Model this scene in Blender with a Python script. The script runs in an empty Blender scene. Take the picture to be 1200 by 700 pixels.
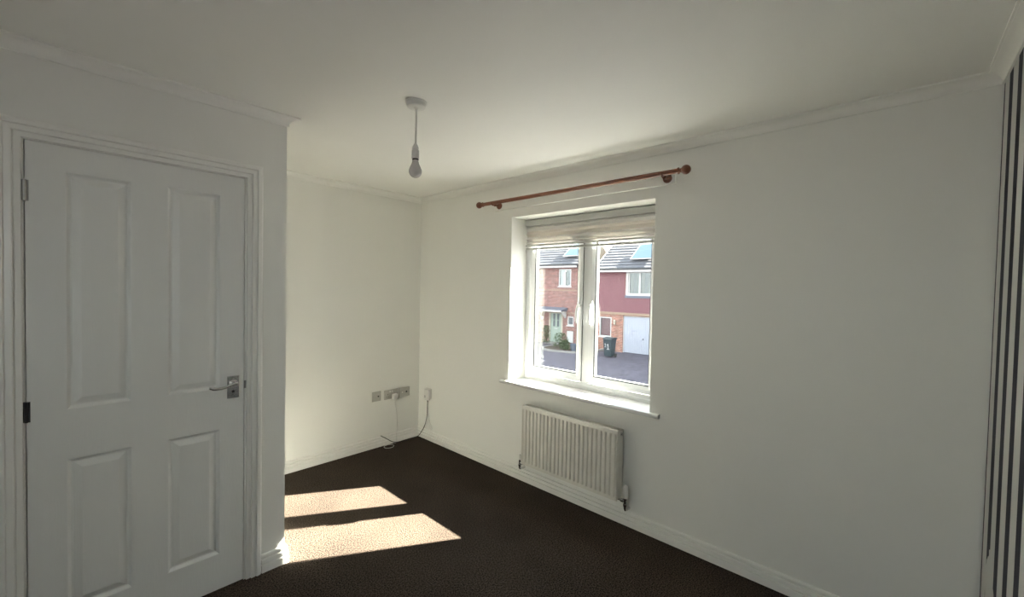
import bpy, bmesh, math, random
from mathutils import Vector, Matrix
R = random.Random(7)
S = bpy.context.scene
COL = S.collection
pi = math.pi

# ------------------------------------------------------------ camera
def make_camera():
    cd = bpy.data.cameras.new('camera'); co = bpy.data.objects.new('camera', cd); COL.objects.link(co)
    yaw, pitch, roll, f = -.8286, -.0249, .0204, 491.37
    fwd = Vector((math.sin(-yaw)*math.cos(pitch), math.cos(yaw)*math.cos(pitch), math.sin(pitch)))
    r = fwd.cross(Vector((0, 0, 1))).normalized(); u = r.cross(fwd)
    rr = math.cos(roll)*r + math.sin(roll)*u; uu = -math.sin(roll)*r + math.cos(roll)*u
    m = Matrix((rr, uu, -fwd)).transposed().to_4x4(); m.translation = Vector((-2.4392, -3.4665, 1.4818))
    co.matrix_world = m
    cd.sensor_fit = 'HORIZONTAL'; cd.sensor_width = 36; cd.lens = f/1200*36
    cd.clip_start = .02; cd.clip_end = 400
    S.camera = co
make_camera()

# ------------------------------------------------------------ sky, sun, exposure
w = bpy.data.worlds.new('sky'); S.world = w; w.use_nodes = True
nt = w.node_tree; bg = nt.nodes['Background']
tc = nt.nodes.new('ShaderNodeTexCoord'); sep = nt.nodes.new('ShaderNodeSeparateXYZ')
rmp = nt.nodes.new('ShaderNodeValToRGB'); cr = rmp.color_ramp
cr.elements[0].position = 0; cr.elements[0].color = (.90, .92, .95, 1)
cr.elements[1].position = 1; cr.elements[1].color = (.50, .64, .88, 1)
nz = nt.nodes.new('ShaderNodeTexNoise'); nz.inputs['Scale'].default_value = 2.2; nz.inputs['Detail'].default_value = 6
cl = nt.nodes.new('ShaderNodeValToRGB'); cl.color_ramp.elements[0].position = .45; cl.color_ramp.elements[1].position = .62
mx = nt.nodes.new('ShaderNodeMix'); mx.data_type = 'RGBA'; mx.inputs['B'].default_value = (1, 1, .98, 1)
L = nt.links.new
L(tc.outputs['Generated'], sep.inputs[0]); L(sep.outputs['Z'], rmp.inputs[0]); L(tc.outputs['Generated'], nz.inputs['Vector'])
L(nz.outputs[0], cl.inputs[0]); L(cl.outputs[0], mx.inputs['Factor']); L(rmp.outputs[0], mx.inputs['A']); L(mx.outputs['Result'], bg.inputs[0])
bg.inputs[1].default_value = 2.3

sd = bpy.data.lights.new('sun', 'SUN'); so = bpy.data.objects.new('sun', sd); COL.objects.link(so)
sd.energy = 48; sd.color = (1, .93, .82); sd.angle = .0093
so.rotation_euler = Vector((-1, .62, -.9325)).to_track_quat('-Z', 'Y').to_euler(); so.location = (20, -12, 19)

S.view_settings.view_transform = 'Standard'; S.view_settings.look = 'None'
S.view_settings.exposure = 1.48; S.view_settings.gamma = 1; S.view_settings.use_curve_mapping = False
cy = S.cycles
cy.use_denoising = True; cy.use_adaptive_sampling = False; cy.max_bounces = 14; cy.diffuse_bounces = 10; cy.glossy_bounces = 5
cy.transparent_max_bounces = 16; cy.sample_clamp_indirect = 80; cy.caustics_reflective = True

# ------------------------------------------------------------ materials
def mat(name, col, rough=.6, col2=None, nscale=8, bump=0, bscale=200, metal=0, spec=.5, obj=True, stretch=None, detail=4, coat=0, trans=0):
    m = bpy.data.materials.new(name); m.use_nodes = True; t = m.node_tree; b = t.nodes['Principled BSDF']
    b.inputs['Base Color'].default_value = (*col, 1); b.inputs['Roughness'].default_value = rough
    b.inputs['Metallic'].default_value = metal; b.inputs['Specular IOR Level'].default_value = spec
    b.inputs['Coat Weight'].default_value = coat
    c = t.nodes.new('ShaderNodeTexCoord'); mp = t.nodes.new('ShaderNodeMapping'); t.links.new(c.outputs['Object'], mp.inputs[0])
    if stretch: mp.inputs['Scale'].default_value = stretch
    n = t.nodes.new('ShaderNodeTexNoise'); n.inputs['Scale'].default_value = nscale; n.inputs['Detail'].default_value = detail
    t.links.new(mp.outputs[0], n.inputs['Vector'])
    r = t.nodes.new('ShaderNodeValToRGB'); r.color_ramp.elements[0].position = .35; r.color_ramp.elements[1].position = .65
    c2 = col2 or tuple(x*.94 for x in col)
    r.color_ramp.elements[0].color = (*c2, 1); r.color_ramp.elements[1].color = (*col, 1)
    t.links.new(n.outputs[0], r.inputs[0]); t.links.new(r.outputs[0], b.inputs['Base Color'])
    if bump:
        n2 = t.nodes.new('ShaderNodeTexNoise'); n2.inputs['Scale'].default_value = bscale; n2.inputs['Detail'].default_value = 3
        t.links.new(mp.outputs[0], n2.inputs['Vector'])
        bp = t.nodes.new('ShaderNodeBump'); bp.inputs['Strength'].default_value = bump; bp.inputs['Distance'].default_value = .002
        t.links.new(n2.outputs[0], bp.inputs['Height']); t.links.new(bp.outputs[0], b.inputs['Normal'])
    return m

def glass_mat(name, tint=(.93, .96, .95), refl=1.0, rough=0.0):
    m = bpy.data.materials.new(name); m.use_nodes = True; t = m.node_tree
    for n in list(t.nodes):
        if n.type == 'BSDF_PRINCIPLED': t.nodes.remove(n)
    out = t.nodes['Material Output']
    tr = t.nodes.new('ShaderNodeBsdfTransparent'); tr.inputs[0].default_value = (*tint, 1)
    gl = t.nodes.new('ShaderNodeBsdfGlossy'); gl.inputs['Roughness'].default_value = rough; gl.inputs[0].default_value = (1, 1, 1, 1)
    lw = t.nodes.new('ShaderNodeLayerWeight'); lw.inputs[0].default_value = .5
    pw = t.nodes.new('ShaderNodeMath'); pw.operation = 'POWER'; pw.inputs[1].default_value = 5; t.links.new(lw.outputs['Facing'], pw.inputs[0])
    fr = t.nodes.new('ShaderNodeMath'); fr.operation = 'MULTIPLY_ADD'; fr.inputs[1].default_value = .92; fr.inputs[2].default_value = .045
    t.links.new(pw.outputs[0], fr.inputs[0])
    mm = t.nodes.new('ShaderNodeMath'); mm.operation = 'MULTIPLY'; mm.inputs[1].default_value = refl
    mi = t.nodes.new('ShaderNodeMixShader')
    t.links.new(fr.outputs[0], mm.inputs[0]); t.links.new(mm.outputs[0], mi.inputs[0]); t.links.new(tr.outputs[0], mi.inputs[1]); t.links.new(gl.outputs[0], mi.inputs[2])
    t.links.new(mi.outputs[0], out.inputs[0])
    return m

def brick_mat(name, c1, c2, mortar, bw=.225, rh=.075, axes='YZ', ms=.01, bump=.4, rough=.85):
    m = bpy.data.materials.new(name); m.use_nodes = True; t = m.node_tree; b = t.nodes['Principled BSDF']; b.inputs['Roughness'].default_value = rough
    g = t.nodes.new('ShaderNodeNewGeometry'); s = t.nodes.new('ShaderNodeSeparateXYZ'); c = t.nodes.new('ShaderNodeCombineXYZ')
    t.links.new(g.outputs['Position'], s.inputs[0]); t.links.new(s.outputs[axes[0]], c.inputs[0]); t.links.new(s.outputs[axes[1]], c.inputs[1])
    k = t.nodes.new('ShaderNodeTexBrick'); t.links.new(c.outputs[0], k.inputs['Vector'])
    k.inputs['Color1'].default_value = (*c1, 1); k.inputs['Color2'].default_value = (*c2, 1); k.inputs['Mortar'].default_value = (*mortar, 1)
    k.inputs['Scale'].default_value = 1; k.inputs['Brick Width'].default_value = bw; k.inputs['Row Height'].default_value = rh
    k.inputs['Mortar Size'].default_value = ms; k.inputs['Bias'].default_value = 0
    n = t.nodes.new('ShaderNodeTexNoise'); n.inputs['Scale'].default_value = 4.5; n.inputs['Detail'].default_value = 8; t.links.new(g.outputs['Position'], n.inputs['Vector'])
    mi = t.nodes.new('ShaderNodeMix'); mi.data_type = 'RGBA'; mi.blend_type = 'OVERLAY'; mi.inputs['Factor'].default_value = .75
    t.links.new(k.outputs[0], mi.inputs['A']); t.links.new(n.outputs[0], mi.inputs['B']); t.links.new(mi.outputs['Result'], b.inputs['Base Color'])
    bp = t.nodes.new('ShaderNodeBump'); bp.inputs['Strength'].default_value = bump; bp.inputs['Distance'].default_value = .006; bp.invert = True
    t.links.new(k.outputs[1], bp.inputs['Height']); t.links.new(bp.outputs[0], b.inputs['Normal'])
    return m

M = {}
M['wall'] = mat('wall_paint', (.86, .855, .81), .75, (.85, .845, .80), 3, bump=.12, bscale=140)
M['ceiling'] = mat('ceiling_paint', (.88, .875, .83), .6, (.87, .865, .82), 3, bump=.08, bscale=120)
M['trim'] = mat('satin_white_trim', (.88, .87, .83), .32, (.87, .86, .82), 6, bump=.05, bscale=60)
M['door'] = mat('painted_door', (.83, .83, .80), .4, (.82, .82, .79), 5, bump=.22, bscale=60, stretch=(3, 3, .35))
M['sill'] = mat('gloss_white_sill', (.80, .80, .785), .27, (.785, .785, .77), 6, spec=.8)
M['upvc'] = mat('white_upvc', (.82, .83, .83), .22, (.81, .82, .82), 6)
M['plate'] = mat('satin_grey_plate', (.50, .49, .45), .42, metal=.35)
M['rail'] = mat('grey_blind_rail', (.50, .50, .47), .4)
M['gasket'] = mat('black_gasket', (.03, .03, .03), .6)
M['glass'] = glass_mat('double_glazing')
M['chrome'] = mat('chrome', (.72, .72, .72), .12, metal=1)
M['steel'] = mat('brushed_steel', (.45, .44, .42), .35, metal=1)
M['darksteel'] = mat('dark_steel', (.10, .10, .10), .4, metal=1)
M['plastic'] = mat('white_plastic', (.78, .77, .73), .3)
M['cream_plastic'] = mat('cream_plastic', (.72, .69, .62), .35)
M['black_cable'] = mat('black_cable', (.015, .015, .015), .45)
M['white_cable'] = mat('white_cable', (.70, .69, .65), .45)
M['dark'] = mat('dark_slot', (.02, .02, .02), .7)
M['radiator'] = mat('radiator_enamel', (.77, .75, .68), .28)
M['wood'] = mat('stained_pine', (.24, .085, .04), .33, (.15, .048, .022), 9, stretch=(6, 1, 6), detail=6, bump=.1, bscale=60, coat=.3)
M['bulb'] = mat('opal_bulb_glass', (.66, .63, .60), .10, coat=.5)
M['brass'] = mat('bulb_cap', (.35, .33, .30), .35, metal=1)

def carpet():
    m = bpy.data.materials.new('brown_carpet'); m.use_nodes = True; t = m.node_tree; b = t.nodes['Principled BSDF']
    b.inputs['Roughness'].default_value = .95; b.inputs['Specular IOR Level'].default_value = .1
    c = t.nodes.new('ShaderNodeTexCoord')
    v = t.nodes.new('ShaderNodeTexNoise'); v.inputs['Scale'].default_value = 150; v.inputs['Detail'].default_value = 3
    r = t.nodes.new('ShaderNodeValToRGB'); e = r.color_ramp.elements
    e[0].position = .38; e[0].color = (.007, .005, .004, 1); e[1].position = .60; e[1].color = (.086, .065, .050, 1)
    n = t.nodes.new('ShaderNodeTexNoise'); n.inputs['Scale'].default_value = 2.4; n.inputs['Detail'].default_value = 3
    r2 = t.nodes.new('ShaderNodeValToRGB'); r2.color_ramp.elements[0].position = .35; r2.color_ramp.elements[1].position = .68
    r2.color_ramp.elements[0].color = (.80, .78, .78, 1); r2.color_ramp.elements[1].color = (1.12, 1.1, 1.08, 1)
    mi = t.nodes.new('ShaderNodeMix'); mi.data_type = 'RGBA'; mi.blend_type = 'MULTIPLY'; mi.inputs['Factor'].default_value = 1
    t.links.new(c.outputs['Object'], v.inputs['Vector']); t.links.new(c.outputs['Object'], n.inputs['Vector'])
    t.links.new(v.outputs[0], r.inputs[0]); t.links.new(n.outputs[0], r2.inputs[0])
    t.links.new(r.outputs[0], mi.inputs['A']); t.links.new(r2.outputs[0], mi.inputs['B']); t.links.new(mi.outputs['Result'], b.inputs['Base Color'])
    bp = t.nodes.new('ShaderNodeBump'); bp.inputs['Strength'].default_value = .8; bp.inputs['Distance'].default_value = .004
    t.links.new(v.outputs[0], bp.inputs['Height']); t.links.new(bp.outputs[0], b.inputs['Normal'])
    return m
M['carpet'] = carpet()

def blind_mat(name, col, tr):
    m = bpy.data.materials.new(name); m.use_nodes = True; t = m.node_tree; b = t.nodes['Principled BSDF']
    b.inputs['Base Color'].default_value = (*col, 1); b.inputs['Roughness'].default_value = .8
    x = t.nodes.new('ShaderNodeBsdfTranslucent'); x.inputs[0].default_value = (*col, 1)
    wv = t.nodes.new('ShaderNodeTexNoise'); wv.inputs['Scale'].default_value = 300
    bp = t.nodes.new('ShaderNodeBump'); bp.inputs['Strength'].default_value = .1; bp.inputs['Distance'].default_value = .001
    t.links.new(wv.outputs[0], bp.inputs['Height']); t.links.new(bp.outputs[0], b.inputs['Normal'])
    mi = t.nodes.new('ShaderNodeMixShader'); mi.inputs[0].default_value = tr
    t.links.new(b.outputs[0], mi.inputs[1]); t.links.new(x.outputs[0], mi.inputs[2]); t.links.new(mi.outputs[0], t.nodes['Material Output'].inputs[0])
    return m
M['blind'] = blind_mat('pleated_fabric', (.78, .76, .73), .10)
M['blind_peach'] = blind_mat('pleated_fabric_peach', (.80, .75, .69), .10)

def stripes():
    m = bpy.data.materials.new('navy_and_cream_wallpaper'); m.use_nodes = True; t = m.node_tree; b = t.nodes['Principled BSDF']
    b.inputs['Roughness'].default_value = .7; b.inputs['Specular IOR Level'].default_value = .3
    g = t.nodes.new('ShaderNodeNewGeometry'); s = t.nodes.new('ShaderNodeSeparateXYZ'); t.links.new(g.outputs['Position'], s.inputs[0])
    def math_(op, a, bv, clamp=False):
        n = t.nodes.new('ShaderNodeMath'); n.operation = op; n.use_clamp = clamp
        if isinstance(a, (int, float)): n.inputs[0].default_value = a
        else: t.links.new(a, n.inputs[0])
        if isinstance(bv, (int, float)): n.inputs[1].default_value = bv
        else: t.links.new(bv, n.inputs[1])
        return n.outputs[0]
    # dark bands begin .105 from the corner and repeat every .152, .066 wide
    u = math_('ADD', s.outputs['X'], .105 + .152*40)
    u = math_('MODULO', u, .152)
    isdark = math_('GREATER_THAN', u, .152-.066)
    # torn patch low down near the corner
    n = t.nodes.new('ShaderNodeTexNoise'); n.inputs['Scale'].default_value = 14; t.links.new(g.outputs['Position'], n.inputs['Vector'])
    dx = math_('ADD', s.outputs['X'], .185); dx = math_('DIVIDE', dx, .085); dx = math_('POWER', math_('ABSOLUTE', dx, 0), 2)
    dz = math_('SUBTRACT', s.outputs['Z'], .44); dz = math_('DIVIDE', dz, .13); dz = math_('POWER', math_('ABSOLUTE', dz, 0), 2)
    d = math_('ADD', dx, dz); d = math_('ADD', d, math_('MULTIPLY', math_('SUBTRACT', n.outputs[0], .5), 2.2))
    torn = math_('LESS_THAN', d, 1.0)
    keep = math_('SUBTRACT', 1, torn)
    f = math_('MULTIPLY', isdark, keep)
    mi = t.nodes.new('ShaderNodeMix'); mi.data_type = 'RGBA'; mi.inputs['A'].default_value = (.60, .60, .58, 1); mi.inputs['B'].default_value = (.018, .019, .034, 1)
    t.links.new(f, mi.inputs['Factor']); t.links.new(mi.outputs['Result'], b.inputs['Base Color'])
    return m
M['stripes'] = stripes()

# ------------------------------------------------------------ mesh helpers
def obj(name, bm, m, parent=None, smooth=False, bevel=0, seg=2, kind=None, label=None, cat=None, group=None):
    bmesh.ops.recalc_face_normals(bm, faces=bm.faces)
    me = bpy.data.meshes.new(name); bm.to_mesh(me); bm.free()
    o = bpy.data.objects.new(name, me); COL.objects.link(o)
    if isinstance(m, (list, tuple)):
        for q in m: me.materials.append(q)
    else: me.materials.append(m)
    if smooth:
        for p in me.polygons: p.use_smooth = True
        try: me.set_sharp_from_angle(angle=math.radians(40))
        except Exception: pass
    if bevel:
        b = o.modifiers.new('bevel', 'BEVEL'); b.width = bevel; b.segments = seg; b.limit_method = 'ANGLE'; b.angle_limit = math.radians(50)
    if parent is not None:
        o.parent = parent
        pm = Matrix.Identity(4); q = parent
        while q is not None: pm = pm @ Matrix.Identity(4); q = q.parent
    tag(o, label, cat, group, kind)
    return o
def tag(o, label=None, cat=None, group=None, kind=None):
    if kind: o['kind'] = kind
    if label: o['label'] = label
    if cat: o['category'] = cat
    if group: o['group'] = group
    return o
def empty(name, loc=(0, 0, 0), label=None, cat=None, group=None, kind=None):
    # the parts' meshes are written in world coordinates; the root sits at the thing's base
    o = bpy.data.objects.new(name, None); COL.objects.link(o); o.location = loc; o.empty_display_size = .05
    tag(o, label, cat, group, kind); ROOTS.append(o); return o
ROOTS = []
def box(bm, x0, x1, y0, y1, z0, z1):
    vs = [bm.verts.new((x, y, z)) for z in (z0, z1) for x, y in ((x0, y0), (x1, y0), (x1, y1), (x0, y1))]
    for f in ((0, 3, 2, 1), (4, 5, 6, 7), (0, 1, 5, 4), (1, 2, 6, 5), (2, 3, 7, 6), (3, 0, 4, 7)): bm.faces.new([vs[i] for i in f])
    return bm
def B(*a):
    bm = bmesh.new(); box(bm, *a); return bm
def frame_of(d):
    d = Vector(d).normalized(); a = Vector((0, 0, 1)) if abs(d.z) < .9 else Vector((1, 0, 0))
    u = d.cross(a).normalized(); v = d.cross(u); return u, v
def lathe(bm, p, d, prof, n=20):
    """prof: (distance along d, radius)"""
    p = Vector(p); d = Vector(d).normalized(); u, v = frame_of(d); rings = []
    for t, r in prof:
        if r < 1e-5: rings.append([bm.verts.new(p+d*t)])
        else: rings.append([bm.verts.new(p+d*t+(u*math.cos(2*pi*k/n)+v*math.sin(2*pi*k/n))*r) for k in range(n)])
    for a, b in zip(rings, rings[1:]):
        for k in range(n):
            k2 = (k+1) % n
            if len(a) == 1 and len(b) == 1: continue
            if len(a) == 1: bm.faces.new((a[0], b[k], b[k2]))
            elif len(b) == 1: bm.faces.new((a[k], b[0], a[k2]))
            else: bm.faces.new((a[k], b[k], b[k2], a[k2]))
    for e in (rings[0], rings[-1]):
        if len(e) > 2: bm.faces.new(e)
    return bm
def smooth_path(pts, n=8):
    P = [Vector(p) for p in pts]; P = [2*P[0]-P[1]]+P+[2*P[-1]-P[-2]]; out = []
    for i in range(1, len(P)-2):
        for k in range(n):
            t = k/n; a, b, c, d = P[i-1:i+3]
            out.append(.5*((2*b)+(c-a)*t+(2*a-5*b+4*c-d)*t*t+(3*b-a-3*c+d)*t**3))
    out.append(P[-2]); return out
def tube(bm, pts, r, n=8, closed=False):
    rings = []; N = len(pts); pts = [Vector(p) for p in pts]; u = None
    for i, p in enumerate(pts):
        a = pts[i-1] if (i or closed) else p; b = pts[(i+1) % N] if (i < N-1 or closed) else p
        d = (b-a).normalized()
        if u is None: u, v = frame_of(d)
        else: u = (u-d*u.dot(d)).normalized(); v = d.cross(u)
        rr = r[i] if isinstance(r, (list, tuple)) else r
        rings.append([bm.verts.new(p+(u*math.cos(2*pi*k/n)+v*math.sin(2*pi*k/n))*rr) for k in range(n)])
    pairs = list(zip(rings, rings[1:]))+([(rings[-1], rings[0])] if closed else [])
    for a, b in pairs:
        for k in range(n): bm.faces.new((a[k], b[k], b[(k+1) % n], a[(k+1) % n]))
    if not closed: bm.faces.new(rings[0]); bm.faces.new(rings[-1])
    return bm
def sweep(bm, sections):
    """sections: lists of equally many points; closed profile, capped"""
    rings = [[bm.verts.new(p) for p in s] for s in sections]; n = len(rings[0])
    for a, b in zip(rings, rings[1:]):
        for k in range(n): bm.faces.new((a[k], b[k], b[(k+1) % n], a[(k+1) % n]))
    bm.faces.new(rings[0]); bm.faces.new(rings[-1]); return bm

# ------------------------------------------------------------ room shell
H = 2.3382; D = 1.1107; A_ = 1.6216; LN = 3.7425; XL = -3.6
Y0, Y1, Z0, Z1 = -1.2111, -2.382, .7456, 2.0387        # window opening
DX0, DX1, DZ = -2.512, -1.8138, 1.986                   # door leaf
def struct(name, bm, m, **k): return obj(name, bm, m, kind='structure', **k)
struct('floor', B(XL-.1, .3, -LN-.1, .1, -.12, 0), M['carpet'])
struct('ceiling', B(XL-.1, .32, -LN-.1, .1, H, H+.1), M['ceiling'])
struct('wall_back', B(XL-.1, .32, 0, .1, 0, H), M['wall'])
bm = bmesh.new()
box(bm, 0, .32, -LN-.1, Y1, 0, H); box(bm, 0, .32, Y0, 0, 0, H); box(bm, 0, .32, Y1, Y0, 0, Z0-.025); box(bm, 0, .32, Y1, Y0, Z1, H)
struct('wall_right', bm, M['wall'])
struct('wall_front', B(XL-.1, 0, -LN-.1, -LN, 0, H), M['stripes'])
bm = bmesh.new(); WL = (-3.45, -2.50, 1.05, 2.15)     # unseen window added behind the camera to brighten the far walls
box(bm, XL-.1, XL, -LN, WL[0], 0, H); box(bm, XL-.1, XL, WL[1], 0, 0, H); box(bm, XL-.1, XL, WL[0], WL[1], 0, WL[2]); box(bm, XL-.1, XL, WL[0], WL[1], WL[3], H)
struct('wall_left', bm, M['wall'])
w2 = empty('added_fill_window', (XL-.07, (WL[0]+WL[1])/2, WL[2]), kind='structure')
bm = bmesh.new(); t_ = .06
box(bm, XL-.09, XL-.04, WL[0], WL[0]+t_, WL[2], WL[3]); box(bm, XL-.09, XL-.04, WL[1]-t_, WL[1], WL[2], WL[3])
box(bm, XL-.09, XL-.04, WL[0]+t_, WL[1]-t_, WL[2], WL[2]+t_); box(bm, XL-.09, XL-.04, WL[0]+t_, WL[1]-t_, WL[3]-t_, WL[3])
fr_ = obj('outer_frame', bm, M['upvc'], w2)
obj('pane', B(XL-.067, XL-.063, WL[0]+t_, WL[1]-t_, WL[2]+t_, WL[3]-t_), M['glass'], fr_)
bm = bmesh.new()
box(bm, XL, DX0-.012, -D, -D+.11, 0, H); box(bm, DX1+.012, -A_, -D, -D+.11, 0, H); box(bm, DX0-.012, DX1+.012, -D, -D+.11, DZ+.012, H)
struct('wall_inner', bm, M['wall'])
struct('wall_return', B(-A_-.11, -A_, -D+.11, 0, 0, H), M['wall'])

# room outline, walked with the room on the left; each corner's inward mitre
loop = [Vector(p) for p in ((0, 0), (-A_, 0), (-A_, -D), (XL, -D), (XL, -LN), (0, -LN))]
def mitre(i):
    a, b, c = loop[i-1], loop[i], loop[(i+1) % 6]
    n1 = Vector((-(b-a).y, (b-a).x)).normalized(); n2 = Vector((-(c-b).y, (c-b).x)).normalized()
    return n1+n2
def run(i, prof, clip0=None, clip1=None):
    """moulding along wall i from corner i to corner i+1; clips are square ends given as world points"""
    j = (i+1) % 6; d = (loop[j]-loop[i]).normalized(); n = Vector((-d.y, d.x)); bm = bmesh.new(); sec = []
    for c, k in ((clip0, i), (clip1, j)):
        if c is None:
            m = mitre(k); sec.append([(loop[k].x+m.x*t, loop[k].y+m.y*t, z) for t, z in prof])
        else: sec.append([(c[0]+n.x*t, c[1]+n.y*t, z) for t, z in prof])
    return sweep(bm, sec)
base_prof = [(0, 0), (.018, 0), (.018, .0345), (.0165, .037), (.005, .0375), (.005, .043), (.0155, .0445), (.0165, .047), (.0155, .063), (.014, .065), (.004, .0655), (.004, .0715), (.0125, .073), (.0135, .079), (.012, .086), (.008, .0905), (0, .0908)]
names = ['back', 'return', 'inner', 'left', 'front', 'right']
for i, nme in enumerate(names):
    if nme == 'inner':
        struct('baseboard_inner', run(i, base_prof, None, (-1.733, -D)), M['trim'])
        struct('baseboard_inner_hinge_side'[:15]+'.001', run(i, base_prof, (-2.593, -D), None), M['trim'])
    else: struct('baseboard_'+nme, run(i, base_prof), M['trim'])
c0, c1 = .0451, .0491
cov = [(0, H), (0, H-c0), (.007, H-c0), (.008, H-c0+.002), (.008, H-c0+.006)]
for k in range(9):
    a = k/8*pi/2
    cov.append((.0065+(c1-.014)*(1-math.cos(a)), H-c0+.0065+(c0-.0145)*math.sin(a)))
cov += [(c1-.007, H-.007), (c1-.001, H-.007), (c1, H-.006), (c1, H)]
for i, nme in enumerate(names): struct('trim_%d' % (i+1), run(i, cov), M['ceiling'], smooth=True)

# ------------------------------------------------------------ door
dr = empty('door_1', ((DX0+DX1)/2, -D, 0), kind='structure', label='white painted four-panel door closed in the left wall')
DY = -D-.004
def rect_loops(bm, x0, x1, z0, z1, y, prof):
    rings = []
    for off, dep in prof:
        rings.append([bm.verts.new(p) for p in ((x0+off, y+dep, z0+off), (x1-off, y+dep, z0+off), (x1-off, y+dep, z1-off), (x0+off, y+dep, z1-off))])
    for a, b in zip(rings, rings[1:]):
        for k in range(4): bm.faces.new((a[k], a[(k+1) % 4], b[(k+1) % 4], b[k]))
    bm.faces.new(rings[-1])
PX = ((-2.412, -2.222), (-2.106, -1.911)); PZ = ((.178, .782), (.975, 1.892))
bm = bmesh.new()
x0, x1, z0, z1 = DX0, DX1, .008, DZ; yb = DY+.035
xs = [x0, PX[0][0], PX[0][1], PX[1][0], PX[1][1], x1]; zs = [z0, PZ[0][0], PZ[0][1], PZ[1][0], PZ[1][1], z1]
for i in range(5):
    for j in range(5):
        if i in (1, 3) and j in (1, 3): box(bm, xs[i], xs[i+1], DY+.016, yb, zs[j], zs[j+1])
        else: box(bm, xs[i], xs[i+1], DY, yb, zs[j], zs[j+1])
bmesh.ops.remove_doubles(bm, verts=bm.verts, dist=1e-5)
# drop doubled interior faces
seen = {}
for f in bm.faces: seen.setdefault(tuple(sorted(v.index for v in f.verts)), []).append(f)
bm.verts.index_update(); seen = {}
for f in bm.faces: seen.setdefault(tuple(sorted(v.index for v in f.verts)), []).append(f)
bmesh.ops.delete(bm, geom=[f for l in seen.values() if len(l) > 1 for f in l], context='FACES_ONLY')
leaf = obj('door_leaf', bm, M['door'], dr)
pprof = [(0, 0), (.003, .001), (.009, .0095), (.0125, .0135), (.018, .0138), (.022, .0115), (.040, .0025), (.043, .0015), (.05, .0015)]
for px in PX:
    for pz in PZ:
        bm = bmesh.new(); rect_loops(bm, px[0], px[1], pz[0], pz[1], DY, pprof); obj('panel', bm, M['door'], leaf)
# lining: the frame the leaf closes into
bm = bmesh.new(); g = .003
box(bm, DX0-.012, DX0-g, -D-.0005, -D+.11, 0, DZ+.012); box(bm, DX1+g, DX1+.012, -D-.0005, -D+.11, 0, DZ+.012); box(bm, DX0-g, DX1+g, -D-.0005, -D+.11, DZ+g, DZ+.012)
box(bm, DX0-g, DX0+.012, -D+.036, -D+.06, 0, DZ+g); box(bm, DX1-.012, DX1+g, -D+.036, -D+.06, 0, DZ+g); box(bm, DX0+.012, DX1-.012, -D+.036, -D+.06, DZ-.012, DZ+g)
obj('door_lining', bm, M['trim'], dr)
# architrave
ap = [(0, 0), (0, .009), (.002, .0105), (.016, .0105), (.0175, .0085), (.020, .0085), (.022, .0165), (.026, .0178), (.039, .0150), (.042, .0135), (.045, .0205), (.049, .021), (.060, .019), (.066, .015), (.068, .010), (.068, 0)]
ax0, ax1, az = DX0-.009, DX1+.0115, DZ+.006
bm = bmesh.new()
sweep(bm, [[(ax0-u, -D-t, 0) for u, t in ap], [(ax0-u, -D-t, az+u) for u, t in ap], [(ax1+u, -D-t, az+u) for u, t in ap], [(ax1+u, -D-t, 0) for u, t in ap]])
obj('architrave', bm, M['trim'], dr)
for zc, m_, r in ((1.803, 'steel', .0052), (.986, 'darksteel', .0045), (.21, 'darksteel', .0045)):
    bm = bmesh.new(); lathe(bm, (DX0-.0015, DY-r*.9, zc-.038), (0, 0, 1), [(0, 0), (0, r), (.024, r), (.0245, r*.8), (.0255, r*.8), (.026, r), (.05, r), (.0505, r*.8), (.0515, r*.8), (.052, r), (.076, r), (.076, 0)], 12)
    box(bm, DX0-.012, DX0-.002, -D-.0016, -D-.0004, zc-.038, zc+.038); box(bm, DX0+.0005, DX0+.009, DY-.0012, DY+.001, zc-.038, zc+.038)
    obj('hinge', bm, M[m_], dr, smooth=True)
# lever handle on its backplate
bm = B(-1.884, -1.834, DY-.004, DY, .923, 1.031)
hp = obj('door_handle', bm, M['chrome'], dr, bevel=.0018, label='chrome lever handle on a rectangular backplate')
bm = bmesh.new(); lathe(bm, (-1.859, DY-.003, .995), (0, -1, 0), [(0, .0), (0, .017), (.004, .018), (.007, .015), (.010, .010), (.034, .0085), (.036, 0)], 20)
tube(bm, smooth_path([(-1.850, DY-.040, .996), (-1.862, DY-.042, .996), (-1.885, DY-.042, .991), (-1.915, DY-.041, .984), (-1.945, DY-.041, .985), (-1.962, DY-.042, .992)], 6), [.0088]*8+[.0068]*18+[.0058]*5, 12)
obj('lever', bm, M['chrome'], hp, smooth=True)
for zz in (.936, 1.018):
    bm = bmesh.new(); lathe(bm, (-1.859, DY-.004, zz), (0, -1, 0), [(0, .0035), (.0008, .003), (.001, 0)], 10); obj('screw', bm, M['steel'], hp)
bm = bmesh.new(); lathe(bm, (-1.859, DY-.004, .955), (0, -1, 0), [(0, .006), (.0012, .006), (.0012, 0)], 12); obj('keyhole', bm, M['dark'], hp)
bm = B(DX1+.001, DX1+.011, -D-.0022, -D-.0004, .962, 1.000); obj('strike_plate', bm, M['steel'], dr)

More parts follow.
